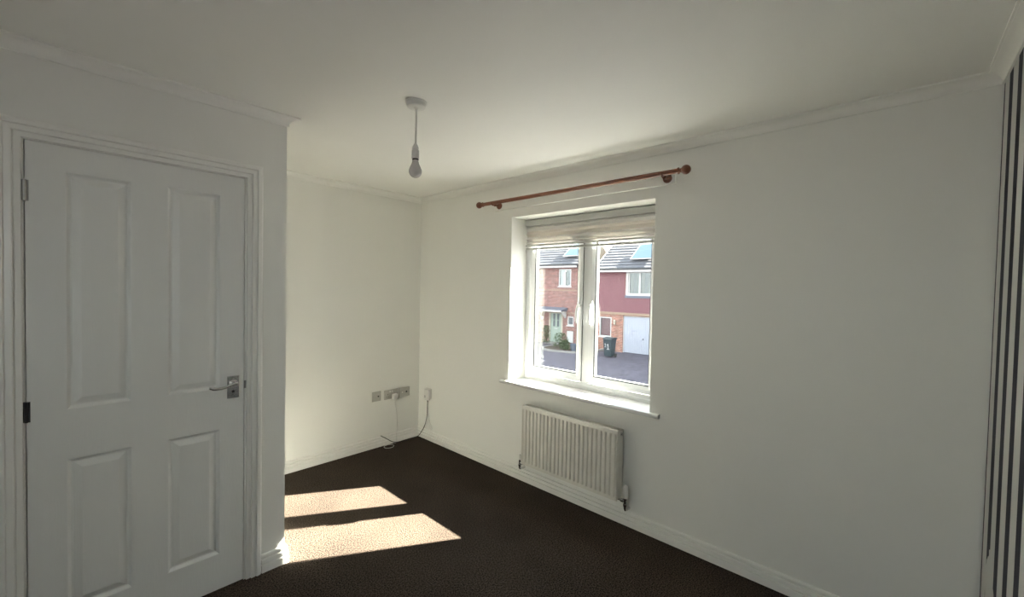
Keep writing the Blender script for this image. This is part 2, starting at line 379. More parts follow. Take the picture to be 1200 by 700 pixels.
# ------------------------------------------------------------ window
wn = empty('window_1', (.2, (Y0+Y1)/2, Z0), kind='structure', label='white upvc two-casement window over the radiator')
def ring_frame(bm, y0, y1, z0, z1, secs):
    """rectangular frame (y0>y1 viewed from the room); secs: closed section of (inset, x)"""
    S_ = []
    for yc, zc, sy, sz in ((y0, z0, -1, 1), (y0, z1, -1, -1), (y1, z1, 1, -1), (y1, z0, 1, 1)):
        S_.append([(x, yc+sy*u, zc+sz*u) for u, x in secs])
    rings = [[bm.verts.new(p) for p in s] for s in S_]; n = len(secs)
    for q in range(4):
        a, b = rings[q], rings[(q+1) % 4]
        for k in range(n): bm.faces.new((a[k], b[k], b[(k+1) % n], a[(k+1) % n]))
    return bm
fx = .19
bm = bmesh.new()
ring_frame(bm, Y0, Y1, Z0, Z1, [(0, fx), (.018, fx), (.024, fx+.004), (.045, fx+.006), (.048, fx+.010), (.048, fx+.052), (.058, fx+.056), (.058, fx+.064), (0, fx+.064)])
obj('outer_frame', bm, M['upvc'], wn)
bm = bmesh.new()
MC = -1.788
sweep(bm, [[(fx+x, MC+y, z) for x, y in ((.006, -.027), (.004, -.020), (.004, .020), (.006, .027), (.010, .030), (.052, .030), (.056, .036), (.064, .036), (.064, -.036), (.056, -.036), (.052, -.030), (.010, -.030))] for z in (Z0+.046, Z1-.046)])
obj('mullion', bm, M['upvc'], wn)
sash_sec = [(0, fx-.004), (.004, fx-.006), (.026, fx-.006), (.029, fx-.004), (.046, fx+.002), (.0485, fx+.005), (.050, fx+.012), (.052, fx+.038), (.0535, fx+.046), (0, fx+.046)]
sashes = ((Y0-.040, MC+.026), (MC-.026, Y1+.052))
zs0, zs1 = Z0+.056, Z1-.045
for i, (ya, yb_) in enumerate(sashes):
    bm = bmesh.new(); ring_frame(bm, ya, yb_, zs0, zs1, sash_sec)
    sa = obj('casement', bm, M['upvc'], wn)
    bm = bmesh.new(); ring_frame(bm, ya, yb_, zs0, zs1, [(.0475, fx+.0045), (.0535, fx+.0075), (.0535, fx+.011), (.0475, fx+.011)])
    obj('gasket', bm, M['gasket'], sa)
    bm = bmesh.new(); ring_frame(bm, ya, yb_, zs0, zs1, [(-.003, fx+.001), (.0005, fx+.001), (.0005, fx+.004), (-.003, fx+.004)]); obj('seal', bm, M['gasket'], sa)
    # sealed unit: two thin panes
    for xg in (fx+.012, fx+.030):
        bm = bmesh.new(); vs = [bm.verts.new((xg, y, z)) for y, z in ((ya-.05, zs0+.05), (yb_+.05, zs0+.05), (yb_+.05, zs1-.05), (ya-.05, zs1-.05))]; bm.faces.new(vs)
        obj('pane', bm, M['glass'], sa)
    bm = bmesh.new(); ring_frame(bm, ya, yb_, zs0, zs1, [(.046, fx+.0135), (.055, fx+.0135), (.055, fx+.0285), (.046, fx+.0285)]); obj('spacer', bm, M['steel'], sa)
    # espagnolette handle on the stile beside the mullion
    hy = (yb_+.012) if i == 0 else (ya-.031); hx = fx-.006; hz = 1.365; hk = 1 if i == 0 else .35
    bm = B(hx-.008, hx, hy-.011, hy+.011, hz-.035, hz+.035)
    lathe(bm, (hx-.006, hy, hz), (-1, 0, 0), [(0, .010), (.024, .009), (.028, .007), (.028, 0)], 14)
    tube(bm, smooth_path([(hx-.022, hy, hz+.008), (hx-.022-.018*hk, hy, hz-.004), (hx-.022-.033*hk, hy, hz-.040), (hx-.022-.038*hk, hy, hz-.085), (hx-.022-.034*hk, hy, hz-.128)], 5), [.009]*6+[.0075]*14+[.006], 10)
    obj('window_handle', bm, M['upvc'], sa, smooth=True)
# head of the external opening and outside sill
obj('outside_sill', B(.262, .40, Y1-.03, Y0+.03, Z0-.03, Z0-.005), M['upvc'], wn)
bm = bmesh.new()
prof = [(.19, Z0-.025), (-.024, Z0-.025), (-.030, Z0-.021), (-.033, Z0-.0125), (-.030, Z0-.004), (-.024, Z0), (.19, Z0)]
sweep(bm, [[(x, y, z) for x, z in prof] for y in (Y0, Y1)])
sweep(bm, [[(x, y, z) for x, z in [(0, Z0-.025)]+prof[1:6]+[(0, Z0)]] for y in (Y0, -1.136)])
sweep(bm, [[(x, y, z) for x, z in [(0, Z0-.025)]+prof[1:6]+[(0, Z0)]] for y in (Y1, -2.448)])
obj('window_sill', bm, M['sill'], wn, smooth=True)

# ------------------------------------------------------------ blind
bl = empty('window_blind', (.165, (Y0+Y1)/2, 1.79), 'white pleated blind drawn up at the top of the window', 'window blind')
ya, yb_ = Y0-.014, Y1+.006
bm = B(.150, .182, yb_, ya, 1.984, 2.030); obj('headrail', bm, M['rail'], bl, bevel=.003)
def pleats(z0, z1, n, m, xa=.152, xb=.178):
    bm = bmesh.new(); pts = []
    for k in range(2*n+1): pts.append((xa if k % 2 else xb, z1+(z0-z1)*k/(2*n)))
    prof = pts+[(x+.0012, z) for x, z in reversed(pts)]
    sweep(bm, [[(x, y, z) for x, z in prof] for y in (ya-.004, yb_+.003)]); obj('fabric', bm, m, bl)
pleats(1.944, 1.984, 1, M['blind'], .160, .178); pleats(1.898, 1.944, 1, M['blind_peach'], .155); pleats(1.862, 1.898, 1, M['blind'], .153); pleats(1.836, 1.862, 1, M['blind'], .150)
bm = B(.150, .172, yb_, ya-.003, 1.819, 1.834); obj('bottom_rail', bm, M['rail'], bl, bevel=.003)
bm = B(.156, .170, yb_, ya-.003, 1.792, 1.808); obj('hanging_rail', bm, M['rail'], bl, bevel=.003)
for yy in (-1.32, -1.90, -2.30):
    bm = B(.1515, .1545, yy-.004, yy+.004, 1.790, 1.822); obj('clip', bm, M['steel'], bl)
    bm = bmesh.new(); tube(bm, [(.163, yy, 1.80), (.163, yy, 1.90), (.165, yy, 1.99)], .0011, 6); obj('lift_cord', bm, M['white_cable'], bl)

# ------------------------------------------------------------ curtain batten and pole
obj('mounting_batten', B(-.022, 0, -2.506, -1.035, 2.105, 2.156), M['wall'], bevel=.002, label='long white painted batten fixed to the wall above the window', cat='batten')
PX_, PZ_ = -.10, 2.1505
cp = empty('curtain_pole', (-.10, -1.77, 2.15), 'reddish brown wooden curtain pole with ball ends above the window', 'curtain pole')
bm = bmesh.new(); tube(bm, [(PX_, -.985, PZ_), (PX_, -1.5, PZ_), (PX_, -2.0, PZ_), (PX_, -2.548, PZ_)], .0140, 24); obj('pole', bm, M['wood'], cp, smooth=True)
for y, s in ((-.985, 1), (-2.548, -1)):
    bm = bmesh.new(); prof = [(0, 0), (0, .0165), (.005, .019), (.009, .0175), (.011, .012), (.015, .0105), (.019, .013), (.022, .0135)]
    rb = .0258; c = .046
    for k in range(2, 15):
        a = pi*(1-k/14)  # from neck to tip
        prof.append((c+rb*math.cos(a), max(rb*math.sin(a), 0)))
    lathe(bm, (PX_, y, PZ_), (0, s, 0), [p for p in prof], 24); obj('finial', bm, M['wood'], cp, smooth=True)
for y in (-1.095, -2.462):
    bm = bmesh.new()
    lathe(bm, (-.022, y, PZ_-.012), (-1, 0, 0), [(0, 0), (0, .026), (.004, .0275), (.010, .0255), (.013, .017), (.018, .012), (.030, .0095), (.048, .011), (.056, .013), (.058, 0)], 24)
    # open cup that carries the pole
    tube(bm, [(PX_+.0165*math.cos(a), y, PZ_+.0165*math.sin(a)) for a in [math.radians(q) for q in range(-200, 41, 15)]], .006, 8)
    obj('bracket', bm, M['wood'], cp, smooth=True)

# ------------------------------------------------------------ radiator
ry0, ry1, rz0, rz1 = -1.442, -2.230, .171, .616
rd = empty('radiator', (-.06, (ry0+ry1)/2, rz0), 'cream white ribbed panel radiator under the window sill', 'radiator')
bm = bmesh.new(); n = 23; pitch = (ry0-ry1-.03)/n; cols = []
def xcol(u):   # x offset across one pitch: flat proud rib, narrow channel
    return -.1 if .16 < u < .84 else -.0905
yy = [ry0, ry0-.012]
prof = [(ry0, -.088), (ry0-.002, -.097), (ry0-.006, -.1)]
for k in range(n):
    s = ry0-.015-k*pitch
    for u, x in ((.02, -.0885), (.07, -.088), (.13, -.0915), (.22, -.0995), (.32, -.101), (.68, -.101), (.78, -.0995), (.87, -.0915), (.93, -.088)):
        prof.append((s-u*pitch, x))
prof += [(ry1+.015, -.0885), (ry1+.006, -.1), (ry1+.002, -.097), (ry1, -.088)]
zl = [(rz0, 0), (rz0+.0005, .3), (rz0+.004, 1), (rz0+.026, 1), (rz0+.040, 2), (rz1-.040, 2), (rz1-.026, 1), (rz1-.004, 1), (rz1, .3)]
rings = []
for z, mode in zl:
    row = []
    for y, x in prof:
        if mode == 2: xx = x
        elif mode == 1: xx = -.1 if ry1+.004 < y < ry0-.004 else x
        elif mode == .3: xx = -.094 if ry1+.004 < y < ry0-.004 else -.088
        else: xx = -.088
        row.append(bm.verts.new((xx, y, z)))
    rings.append(row)
for a, b in zip(rings, rings[1:]):
    for k in range(len(a)-1): bm.faces.new((a[k], a[k+1], b[k+1], b[k]))
back = [bm.verts.new((-.086, y, z)) for y, z in ((ry0, rz0), (ry1, rz0), (ry1, rz1), (ry0, rz1))]; bm.faces.new(back)
obj('front_panel', bm, M['radiator'], rd, smooth=True)
obj('back_panel', B(-.036, -.028, ry1+.008, ry0-.008, rz0+.006, rz1-.006), M['radiator'], rd, bevel=.003)
for y0_, y1_ in ((ry0-.001, ry0-.003), (ry1+.003, ry1+.001)):
    obj('side_panel', B(-.087, -.030, min(y0_, y1_), max(y0_, y1_), rz0+.012, rz1-.006), M['radiator'], rd)
bm = bmesh.new()
box(bm, -.086, -.079, ry1+.004, ry0-.004, rz1-.010, rz1-.004); box(bm, -.040, -.034, ry1+.004, ry0-.004, rz1-.010, rz1-.004)
k = ry0-.006
while k > ry1+.012:
    box(bm, -.079, -.040, k-.0035, k, rz1-.009, rz1-.005); k -= .0115
obj('top_grille', bm, M['radiator'], rd, label='slotted top grille')
bm = bmesh.new(); k = ry0-.02
while k > ry1+.02: box(bm, -.085, -.037, k-.0012, k, rz0+.02, rz1-.03); k -= .0167
obj('convector_fins', bm, M['radiator'], rd)
for y, s in ((ry1, -1), (ry0, 1)):
    bm = bmesh.new(); lathe(bm, (-.058, y-s*.004, rz1-.030), (0, s, 0), [(0, .0), (0, .011), (.010, .011), (.010, .007), (.014, .007), (.014, 0)], 12)
    obj('air_vent' if s < 0 else 'blanking_plug', bm, M['chrome'] if s < 0 else M['radiator'], rd, smooth=True)
# thermostatic valve, right
yv = ry1-.040
bm = bmesh.new(); lathe(bm, (-.062, yv, .135), (0, 0, 1), [(0, 0), (0, .0095), (.012, .0095), (.013, .013), (.026, .013), (.027, .010), (.052, .010), (.053, .0135), (.066, .0135), (.066, 0)], 16)
lathe(bm, (-.062, ry1-.002, .178), (0, -1, 0), [(-.012, 0), (-.012, .007), (.010, .007), (.011, .012), (.024, .012), (.025, .008), (.040, .008), (.040, 0)], 14)
tube(bm, smooth_path([(-.062, yv, .140), (-.062, yv, .128), (-.050, yv, .118), (-.004, yv, .116)], 5), .0075, 10)
valve = obj('valve', bm, M['chrome'], rd, smooth=True)
bm = bmesh.new(); lathe(bm, (-.062, yv, .200), (0, 0, 1), [(0, 0), (0, .0175), (.004, .0185), (.045, .0175), (.062, .0165), (.074, .013), (.079, .006), (.080, 0)], 20)
for k in range(10):
    a = 2*pi*k/10; cx_, cy_ = -.062+.0178*math.cos(a), yv+.0178*math.sin(a); box(bm, cx_-.0012, cx_+.0012, cy_-.0012, cy_+.0012, .205, .250)
obj('thermostat_head', bm, M['plastic'], valve, smooth=True, label='white thermostat head')
yv = ry0+.040
bm = bmesh.new(); lathe(bm, (-.062, yv, .125), (0, 0, 1), [(0, 0), (0, .009), (.010, .009), (.011, .012), (.024, .012), (.025, .009), (.062, .009), (.062, 0)], 16)
lathe(bm, (-.062, ry0+.002, .160), (0, 1, 0), [(-.012, 0), (-.012, .007), (.010, .007), (.011, .011), (.024, .011), (.025, .008), (.040, .008), (.040, 0)], 14)
tube(bm, smooth_path([(-.062, yv, .130), (-.062, yv, .120), (-.050, yv, .112), (-.004, yv, .110)], 5), .0075, 10)
v2 = obj('valve', bm, M['chrome'], rd, smooth=True)
bm = bmesh.new(); lathe(bm, (-.062, yv, .184), (0, 0, 1), [(0, 0), (0, .010), (.030, .009), (.036, .007), (.036, 0)], 16); obj('valve_cap', bm, M['plastic'], v2, smooth=True, label='small white cap')

# ------------------------------------------------------------ pendant
PCX, PCY = -1.297, -1.789
pd = empty('pendant_lamp', (PCX, PCY, 2.02), 'bare light bulb hanging on a short flex from the ceiling', 'pendant lamp')
bm = bmesh.new(); lathe(bm, (PCX, PCY, H), (0, 0, -1), [(0, 0), (0, .050), (.006, .050), (.0065, .046), (.010, .0455), (.022, .043), (.025, .039), (.026, .012), (.030, .010), (.031, .004), (.031, 0)], 36)
obj('ceiling_rose', bm, M['plastic'], pd, smooth=True)
bm = bmesh.new(); tube(bm, smooth_path([(PCX, PCY, H-.029), (PCX+.001, PCY, 2.26), (PCX, PCY+.0008, 2.20), (PCX, PCY, 2.144)], 5), .0042, 10); obj('flex', bm, M['white_cable'], pd, smooth=True)
def pendant_bottom(z_top, z_neck, z_tip):
    h = z_top-z_neck
    bm = bmesh.new(); lathe(bm, (PCX, PCY, z_top), (0, 0, -1), [(0, 0), (0, .005), (h*.06, .008), (h*.22, .0135), (h*.36, .0158), (h*.37, .0125), (h*.44, .0125), (h*.45, .0172), (h*.93, .0178), (h*.94, .0185), (h, .0185), (h, 0)], 24)
    hl = obj('lamp_holder', bm, M['plastic'], pd, smooth=True)
    bm = bmesh.new(); lathe(bm, (PCX, PCY, z_top-h), (0, 0, -1), [(0, 0), (0, .0145), (.006, .0145), (.006, 0)], 20); obj('bayonet_ring', bm, M['dark'], hl, smooth=True)
    bm = bmesh.new(); R0 = .030; zc = z_tip+R0; prof = [(0, .0125), (.004, .0135), (.016, .016)]
    L_ = z_neck-.004-zc
    for k in range(1, 15):
        a = pi*.30+(pi*.70)*k/14; prof.append((L_-R0*math.cos(a), max(R0*math.sin(a), 0)))
    lathe(bm, (PCX, PCY, z_neck-.004), (0, 0, -1), [(0, 0)]+prof, 28); obj('bulb', bm, M['bulb'], pd, smooth=True)
pendant_bottom(2.147, 2.076, 1.9885)

# ------------------------------------------------------------ wall plates on the back wall
def plate(name, xa, xb, za, zb, label, cat, y=0):
    return obj(name, B(xa, xb, -.009, 0, za, zb), M['plate'], bevel=.003, label=label, cat=cat)
def screws(p, xs_, z):
    for x in xs_:
        bm = bmesh.new(); lathe(bm, (x, -.009, z), (0, -1, 0), [(0, .0032), (.0008, .0028), (.0008, 0)], 10); obj('screw', bm, M['steel'], p)
p = plate('phone_plate', -.508, -.420, .424, .512, 'single grey telephone plate, leftmost of the three wall plates', 'phone socket')
obj('socket_hole', B(-.454, -.440, -.0096, -.0085, .462, .474), M['dark'], p); screws(p, (-.497, -.431), .468)
p = plate('double_socket', -.386, -.240, .422, .508, 'grey double power socket with a white plug in it, low on the back wall', 'socket')
screws(p, (-.377, -.249), .466)
for x in (-.350,):
    for dx, dz, w_, h_ in ((0, .018, .004, .009), (-.011, -.006, .008, .004), (.011, -.006, .008, .004)):
        obj('pin_hole', B(x+dx-w_/2, x+dx+w_/2, -.0096, -.0085, .450+dz-h_/2, .450+dz+h_/2), M['dark'], p)
for x in (-.350, -.283):
    obj('rocker_switch', B(x-.006+.022 if x < -.3 else x-.006-.022, x+.006+.022 if x < -.3 else x+.006-.022, -.012, -.0085, .485, .500), M['plastic'], p, bevel=.001)
p = plate('aerial_plate', -.230, -.112, .419, .506, 'grey aerial plate nearest the room corner, right of the white plug', 'aerial socket')
for x in (-.150,):
    bm = bmesh.new(); lathe(bm, (x, -.009, .463), (0, -1, 0), [(0, .009), (.002, .009), (.002, .006), (.0003, .006), (.0003, 0)], 16); obj('aerial_socket', bm, M['darksteel'], p)
bm = bmesh.new(); lathe(bm, (-.195, -.009, .463), (0, -1, 0), [(0, .007), (.004, .007), (.004, 0)], 16); obj('coax_stub', bm, M['plastic'], p)
screws(p, (-.222, -.120), .463)
pg = empty('white_plug', (-.285, -.03, .43), 'small white plug pushed into the double socket', 'plug')
bm = B(-.312, -.262, -.048, -.0095, .418, .468); obj('plug_body', bm, M['plastic'], pg, bevel=.007, seg=3)
bm = bmesh.new(); tube(bm, smooth_path([(-.287, -.030, .418), (-.280, -.026, .36), (-.262, -.022, .29), (-.255, -.022, .20), (-.256, -.021, .105), (-.262, -.026, .085), (-.266, -.030, .006), (-.29, -.034, .004)], 6), .0017, 6)
obj('flex', bm, M['white_cable'], pg, smooth=True)

# adapter on the window wall with the black cable
ad = empty('wall_adapter', (-.03, -.168, .39), 'white plug-in adapter with a black cable, by the room corner', 'adapter')
obj('back_plate', B(-.009, 0, -.212, -.124, .400, .500), M['plastic'], ad, bevel=.003)
bm = B(-.036, -.009, -.205, -.128, .388, .492); bd = obj('adapter_body', bm, M['plastic'], ad, bevel=.008, seg=3)
for k in range(2): obj('slot', B(-.0368, -.0355, -.160, -.140, .414+k*.012, .418+k*.012), M['dark'], bd)
bm = bmesh.new(); tube(bm, [(-.024, -.178, .392), (-.024, -.178, .380), (-.024, -.178, .366)], [.0055, .005, .0035], 10); obj('strain_relief', bm, M['black_cable'], ad, smooth=True)
bm = bmesh.new()
pts = [(-.024, -.178, .376), (-.030, -.184, .31), (-.029, -.180, .24), (-.028, -.160, .175), (-.027, -.130, .115), (-.027, -.085, .055), (-.029, -.045, .012), (-.045, -.038, .006), (-.10, -.050, .005), (-.17, -.058, .005), (-.235, -.046, .006), (-.285, -.032, .010), (-.325, -.026, .030), (-.365, -.024, .060), (-.405, -.020, .088), (-.420, -.010, .097)]
tube(bm, smooth_path(pts, 7), .0032, 8); obj('flex', bm, M['black_cable'], ad, smooth=True)
# thin white aerial cable, looped on the carpet
bm = bmesh.new(); lp = []
for k in range(30):
    a = 2*pi*k/29*1.15; lp.append((-.372+.045*math.cos(a+1.9), -.075+.040*math.sin(a+1.9), .004+.0016*(k/29)))
tube(bm, smooth_path([(-.30, -.030, .004), (-.34, -.028, .004)]+lp, 2), .0022, 6)
obj('cable_coil', bm, M['white_cable'], smooth=True, label='thin white cable coiled on the carpet beside the back baseboard', cat='cable')
bm = bmesh.new()
tube(bm, smooth_path([(-.0035, -.165, .250), (-.0035, -.180, .20), (-.0035, -.196, .165), (-.0035, -.222, .145), (-.0035, -.232, .125), (-.0035, -.215, .108), (-.0035, -.195, .118), (-.0035, -.190, .140), (-.0035, -.205, .160)], 6), .0022, 6)
tube(bm, smooth_path([(-.002, -.165, .40), (-.003, -.160, .33), (-.0035, -.165, .250)], 6), .0018, 6)
obj('cable_loop', bm, M['white_cable'], smooth=True, label='thin white cable looped on the wall under the adapter', cat='cable')


# ------------------------------------------------------------ outside: street and the houses opposite
M['brick'] = brick_mat('red_brick', (.20, .068, .056), (.10, .034, .03), (.30, .235, .205))
M['brick_orange'] = brick_mat('orange_brick', (.29, .11, .07), (.17, .065, .045), (.32, .25, .21))
M['band'] = mat('pale_brick_band', (.24, .17, .12), .8)
M['tile_red'] = mat('red_clay_tile', (.21, .085, .095), .6, (.08, .018, .025), 34, detail=8)
M['tile_slate'] = mat('grey_roof_tile', (.085, .083, .09), .7, (.055, .056, .065), 5, detail=8)
M['fascia'] = mat('white_fascia', (.42, .415, .40), .4)
M['gutter'] = mat('black_gutter', (.03, .03, .032), .4)
M['pv'] = mat('solar_panel_glass', (.06, .098, .125), .4, spec=.15)
M['lead'] = mat('lead_grey', (.10, .11, .14), .5)
M['greendoor'] = mat('pale_green_door', (.24, .29, .24), .4)
M['cream'] = mat('cream_render', (.36, .33, .26), .6)
M['garage'] = mat('white_garage_door', (.33, .345, .39), .35)
M['curtain'] = mat('window_curtain', (.19, .17, .14), .8, (.12, .11, .09), 10, stretch=(1, 8, 1))
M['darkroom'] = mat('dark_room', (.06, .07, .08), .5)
M['redblind'] = mat('red_blind', (.15, .03, .03), .6)
M['glass_out'] = glass_mat('house_window_glass', (.85, .9, .9), 1.3)
M['paving'] = brick_mat('block_paving', (.075, .066, .085), (.052, .046, .062), (.03, .027, .03), .2, .1, 'XY', .006, .3)
M['kerb'] = mat('kerb_stone', (.20, .19, .18), .8)
M['soil'] = mat('soil', (.06, .045, .03), .9)
M['leaf'] = mat('shrub_leaf', (.05, .08, .025), .5, (.03, .05, .018), 3)
M['bin'] = mat('wheelie_bin_plastic', (.018, .032, .038), .4)
M['rubber'] = mat('rubber', (.02, .02, .02), .7)
GZ = -2.12; FX = 19.75
struct('ground', B(-40, 60, -40, 60, GZ-.2, GZ), M['paving'])
struct('wall_outside', B(.0, .32, XL, .1, GZ, -.12), M['brick'])

def wall_openings(bm, x0, x1, y0, y1, z0, z1, holes):
    ys = sorted({y0, y1, *[h[0] for h in holes], *[h[1] for h in holes]}); zs = sorted({z0, z1, *[h[2] for h in holes], *[h[3] for h in holes]})
    for a, b in zip(ys, ys[1:]):
        for c, d in zip(zs, zs[1:]):
            if any(h[0]-1e-6 <= a and b <= h[1]+1e-6 and h[2]-1e-6 <= c and d <= h[3]+1e-6 for h in holes): continue
            box(bm, x0, x1, a, b, c, d)
def house_window(par, ya, yb, za, zb, lights, backing, label=None, bar=False):
    """frame set into the wall; lights: number of side-by-side casements; backing: what is seen in each"""
    t = .07; bm = bmesh.new(); x0, x1 = FX+.02, FX+.09
    box(bm, x0, x1, ya, ya+t, za, zb); box(bm, x0, x1, yb-t, yb, za, zb); box(bm, x0, x1, ya+t, yb-t, za, za+t); box(bm, x0, x1, ya+t, yb-t, zb-t, zb)
    w_ = (yb-ya)/lights
    for k in range(1, lights): box(bm, x0-.01, x1, ya+k*w_-.05, ya+k*w_+.05, za+t, zb-t)
    f = obj('window', bm, M['fascia'], par, label=label)
    for k in range(lights):
        a, b = ya+k*w_+(t if k == 0 else .05), ya+(k+1)*w_-(t if k == lights-1 else .05)
        obj('pane', B(x0+.03, x0+.036, a, b, za+t, zb-t), M['glass_out'], f)
        if bar: obj('glazing_bar', B(x0+.01, x0+.03, a, b, (za+zb)/2-.015, (za+zb)/2+.015), M['fascia'], f)
        bk = backing[k % len(backing)]
        if bk == 'curtain':
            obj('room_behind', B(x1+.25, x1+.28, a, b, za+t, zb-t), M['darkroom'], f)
            for s0, s1 in ((a, a+(b-a)*.38), (b-(b-a)*.30, b)):
                bm = bmesh.new(); n = 9; pr = [(x1+.10+.02*math.sin(q*2.1), s0+(s1-s0)*q/(n-1)) for q in range(n)]
                pr = pr+[(x+.01, y) for x, y in reversed(pr)]
                sweep(bm, [[(x, y, z) for x, y in pr] for z in (za+t, zb-t)]); obj('curtain', bm, M['curtain'], f)
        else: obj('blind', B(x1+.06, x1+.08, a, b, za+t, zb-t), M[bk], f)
    obj('sill', B(FX-.05, FX+.03, ya-.05, yb+.05, za-.06, za), M['fascia'], f)
    return f
def tiles(bm, org, du, dv, nrm, nu, nv, wu, gv, th, gap, lift):
    """overlapping tiles: rows up the surface, every other row shifted by half a tile"""
    for r_ in range(nv):
        for c in range(nu):
            u0 = (c+(.5 if r_ % 2 else 0))*wu; j = R.uniform(-.15, .15)*th
            a = org+du*u0+dv*(r_*gv); e = du*(wu-gap); v = dv*(gv*1.12)
            b0, b1 = a+nrm*(lift+th+j), a+e+nrm*(lift+th+j); t0, t1 = a+v+nrm*(th*.2), a+v+e+nrm*(th*.2)
            q = [bm.verts.new(p) for p in (b0, b1, t1, t0)]; lo = [bm.verts.new(p) for p in (a+nrm*lift*.2, a+e+nrm*lift*.2)]
            bm.faces.new(q); bm.faces.new((lo[0], lo[1], q[1], q[0])); bm.faces.new((lo[0], q[0], q[3])); bm.faces.new((lo[1], q[2], q[1]))
def roof(par, ya, yb, ze, pitch=37, run_=4.3, panels=(), cap=True):
    dv = Vector((math.cos(math.radians(pitch)), 0, math.sin(math.radians(pitch)))); nr = Vector((-dv.z, 0, dv.x)); e = Vector((FX-.32, ya, ze+.06)); ln = run_/dv.x
    p = [e, e+dv*ln]; bk = Vector((2*run_, 0, 0))
    bm = bmesh.new()
    sweep(bm, [[(e.x, y, e.z-.02), tuple((p[1]-Vector((0, 0, .02)))[k] if k != 1 else y for k in range(3)), (e.x+2*run_, y, e.z-.02), (e.x+2*run_, y, e.z-.12), (p[1].x, y, p[1].z-.13), (e.x, y, e.z-.12)] for y in (ya, yb)])
    rf = obj('roof', bm, M['tile_slate'], par)
    bm = bmesh.new(); nv = int(ln/.30); tiles(bm, e, Vector((0, 1, 0)), dv, nr, int((yb-ya)/.33), nv, .33, .30, .022, .006, .018)
    obj('roof_tiles', bm, M['tile_slate'], par, kind='stuff')
    bm = bmesh.new(); tube(bm, [(p[1].x, ya, p[1].z+.02), (p[1].x, yb, p[1].z+.02)], .11, 10); obj('ridge', bm, M['tile_slate'], par)
    for y in (ya, yb):
        bm = bmesh.new(); sec = lambda q, yy_: [(q.x, yy_, q.z-.22), (q.x, yy_, q.z+.045)]
        s = -.03 if y == ya else .0
        sweep(bm, [[(q.x, y+s+o, q.z+dz) for o, dz in ((0, -.2), (.03, -.2), (.03, .06), (0, .06))] for q in p]); obj('verge', bm, M['fascia'], par)
    obj('fascia', B(FX-.34, FX-.31, ya, yb, ze-.16, ze+.03), M['fascia'], par); obj('soffit', B(FX-.31, FX, ya, yb, ze-.16, ze-.13), M['fascia'], par)
    bm = bmesh.new(); tube(bm, [(FX-.39, ya, ze+.02), (FX-.39, yb, ze+.02)], .055, 8); obj('gutter', bm, M['gutter'], par, smooth=True)
    return e, dv, nr
def panel_array(par, e, dv, nr, ya, yb, v0, v1, n):
    w_ = (yb-ya)/n
    for k in range(n):
        a, b = ya+k*w_+.01, ya+(k+1)*w_-.01
        def slab(y0_, y1_, s0, s1, h0, h1):
            bm = bmesh.new(); sweep(bm, [[tuple((e+dv*s+nr*h+Vector((0, y-e.y, 0)))) for s, h in ((s0, h0), (s1, h0), (s1, h1), (s0, h1))] for y in (y0_, y1_)]); return bm
        f = obj('solar_panel', slab(a, b, v0, v1, .16, .195), M['fascia'], par, label='sloping solar panel on the roof tiles')
        obj('panel_glass', slab(a+.05, b-.05, v0+.05, v1-.05, .196, .20), M['pv'], f)

# left house
hl = empty('terraced_house', (FX, 16.4, GZ), 'red brick house with green front door and grey canopy, seen through the left pane', 'house')
ze = 3.02; ya, yb = 10.95, 22.0
W1 = (11.822, 12.79, 1.655, 2.781); SW = (11.556, 12.03, -.828, -.261); DR = (12.40, 13.50, GZ+.12, .0); W3 = (16.2, 17.6, 1.5, 2.75); W4 = (16.0, 17.8, -1.2, .1)
bm = bmesh.new(); wall_openings(bm, FX, FX+.12, ya, yb, GZ, ze, [W1, SW, DR, W3, W4]); obj('wall', bm, M['brick'], hl)
bm = bmesh.new(); box(bm, FX+.12, FX+8.6, ya, ya+.12, GZ, ze); box(bm, FX+.12, FX+8.6, yb-.12, yb, GZ, ze); box(bm, FX+8.48, FX+8.6, ya, yb, GZ, ze)
for y in (ya, yb-.12): sweep(bm, [[(FX, y_, ze), (FX+8.6, y_, ze), (FX+4.1, y_, ze+2.9)] for y_ in (y, y+.12)])
obj('gable_wall', bm, M['cream'], hl)
obj('string_course', B(FX-.02, FX, ya, yb, 1.37, 1.46), M['band'], hl)
obj('string_course', B(FX-.018, FX, ya, yb, -.10, -.02), M['band'], hl)
house_window(hl, *W1, 2, ['darkroom', 'fascia'], label='upstairs window with one half screened white')
house_window(hl, *SW, 1, ['darkroom'], label='small square window beside the door'); house_window(hl, *W3, 2, ['curtain']); house_window(hl, *W4, 2, ['curtain'])
bm = bmesh.new(); y0, y1, z0, z1 = DR
box(bm, FX+.0, FX+.09, y0, y0+.12, z0, z1); box(bm, FX+.0, FX+.09, y1-.12, y1, z0, z1); box(bm, FX, FX+.09, y0+.12, y1-.12, z1-.08, z1)
df = obj('door_frame', bm, M['cream'], hl)
gl = [(yy0, yy0+.17, zz, zz+.40) for yy0 in (y0+.30, y0+.62) for zz in (-.98, -.54)]
bm = bmesh.new(); wall_openings(bm, FX+.04, FX+.08, y0+.12, y1-.12, z0, z1-.08, gl); fd = obj('front_door', bm, M['greendoor'], hl, label='pale green front door with four small panes')
for g_ in gl: obj('pane', B(FX+.05, FX+.055, *g_), M['darkroom'], fd)
obj('letterbox', B(FX+.03, FX+.04, y0+.42, y0+.68, -1.14, -1.08), M['steel'], fd)
obj('doorstep', B(FX-.35, FX+.04, y0-.1, y1+.1, GZ, GZ+.12), M['kerb'], hl)
bm = bmesh.new(); sweep(bm, [[(FX, y_, .30), (FX-.70, y_, .13), (FX-.70, y_, .06), (FX, y_, .10)] for y_ in (12.05, 14.3)]); cn = obj('canopy', bm, M['lead'], hl, label='grey lean-to canopy over the door')
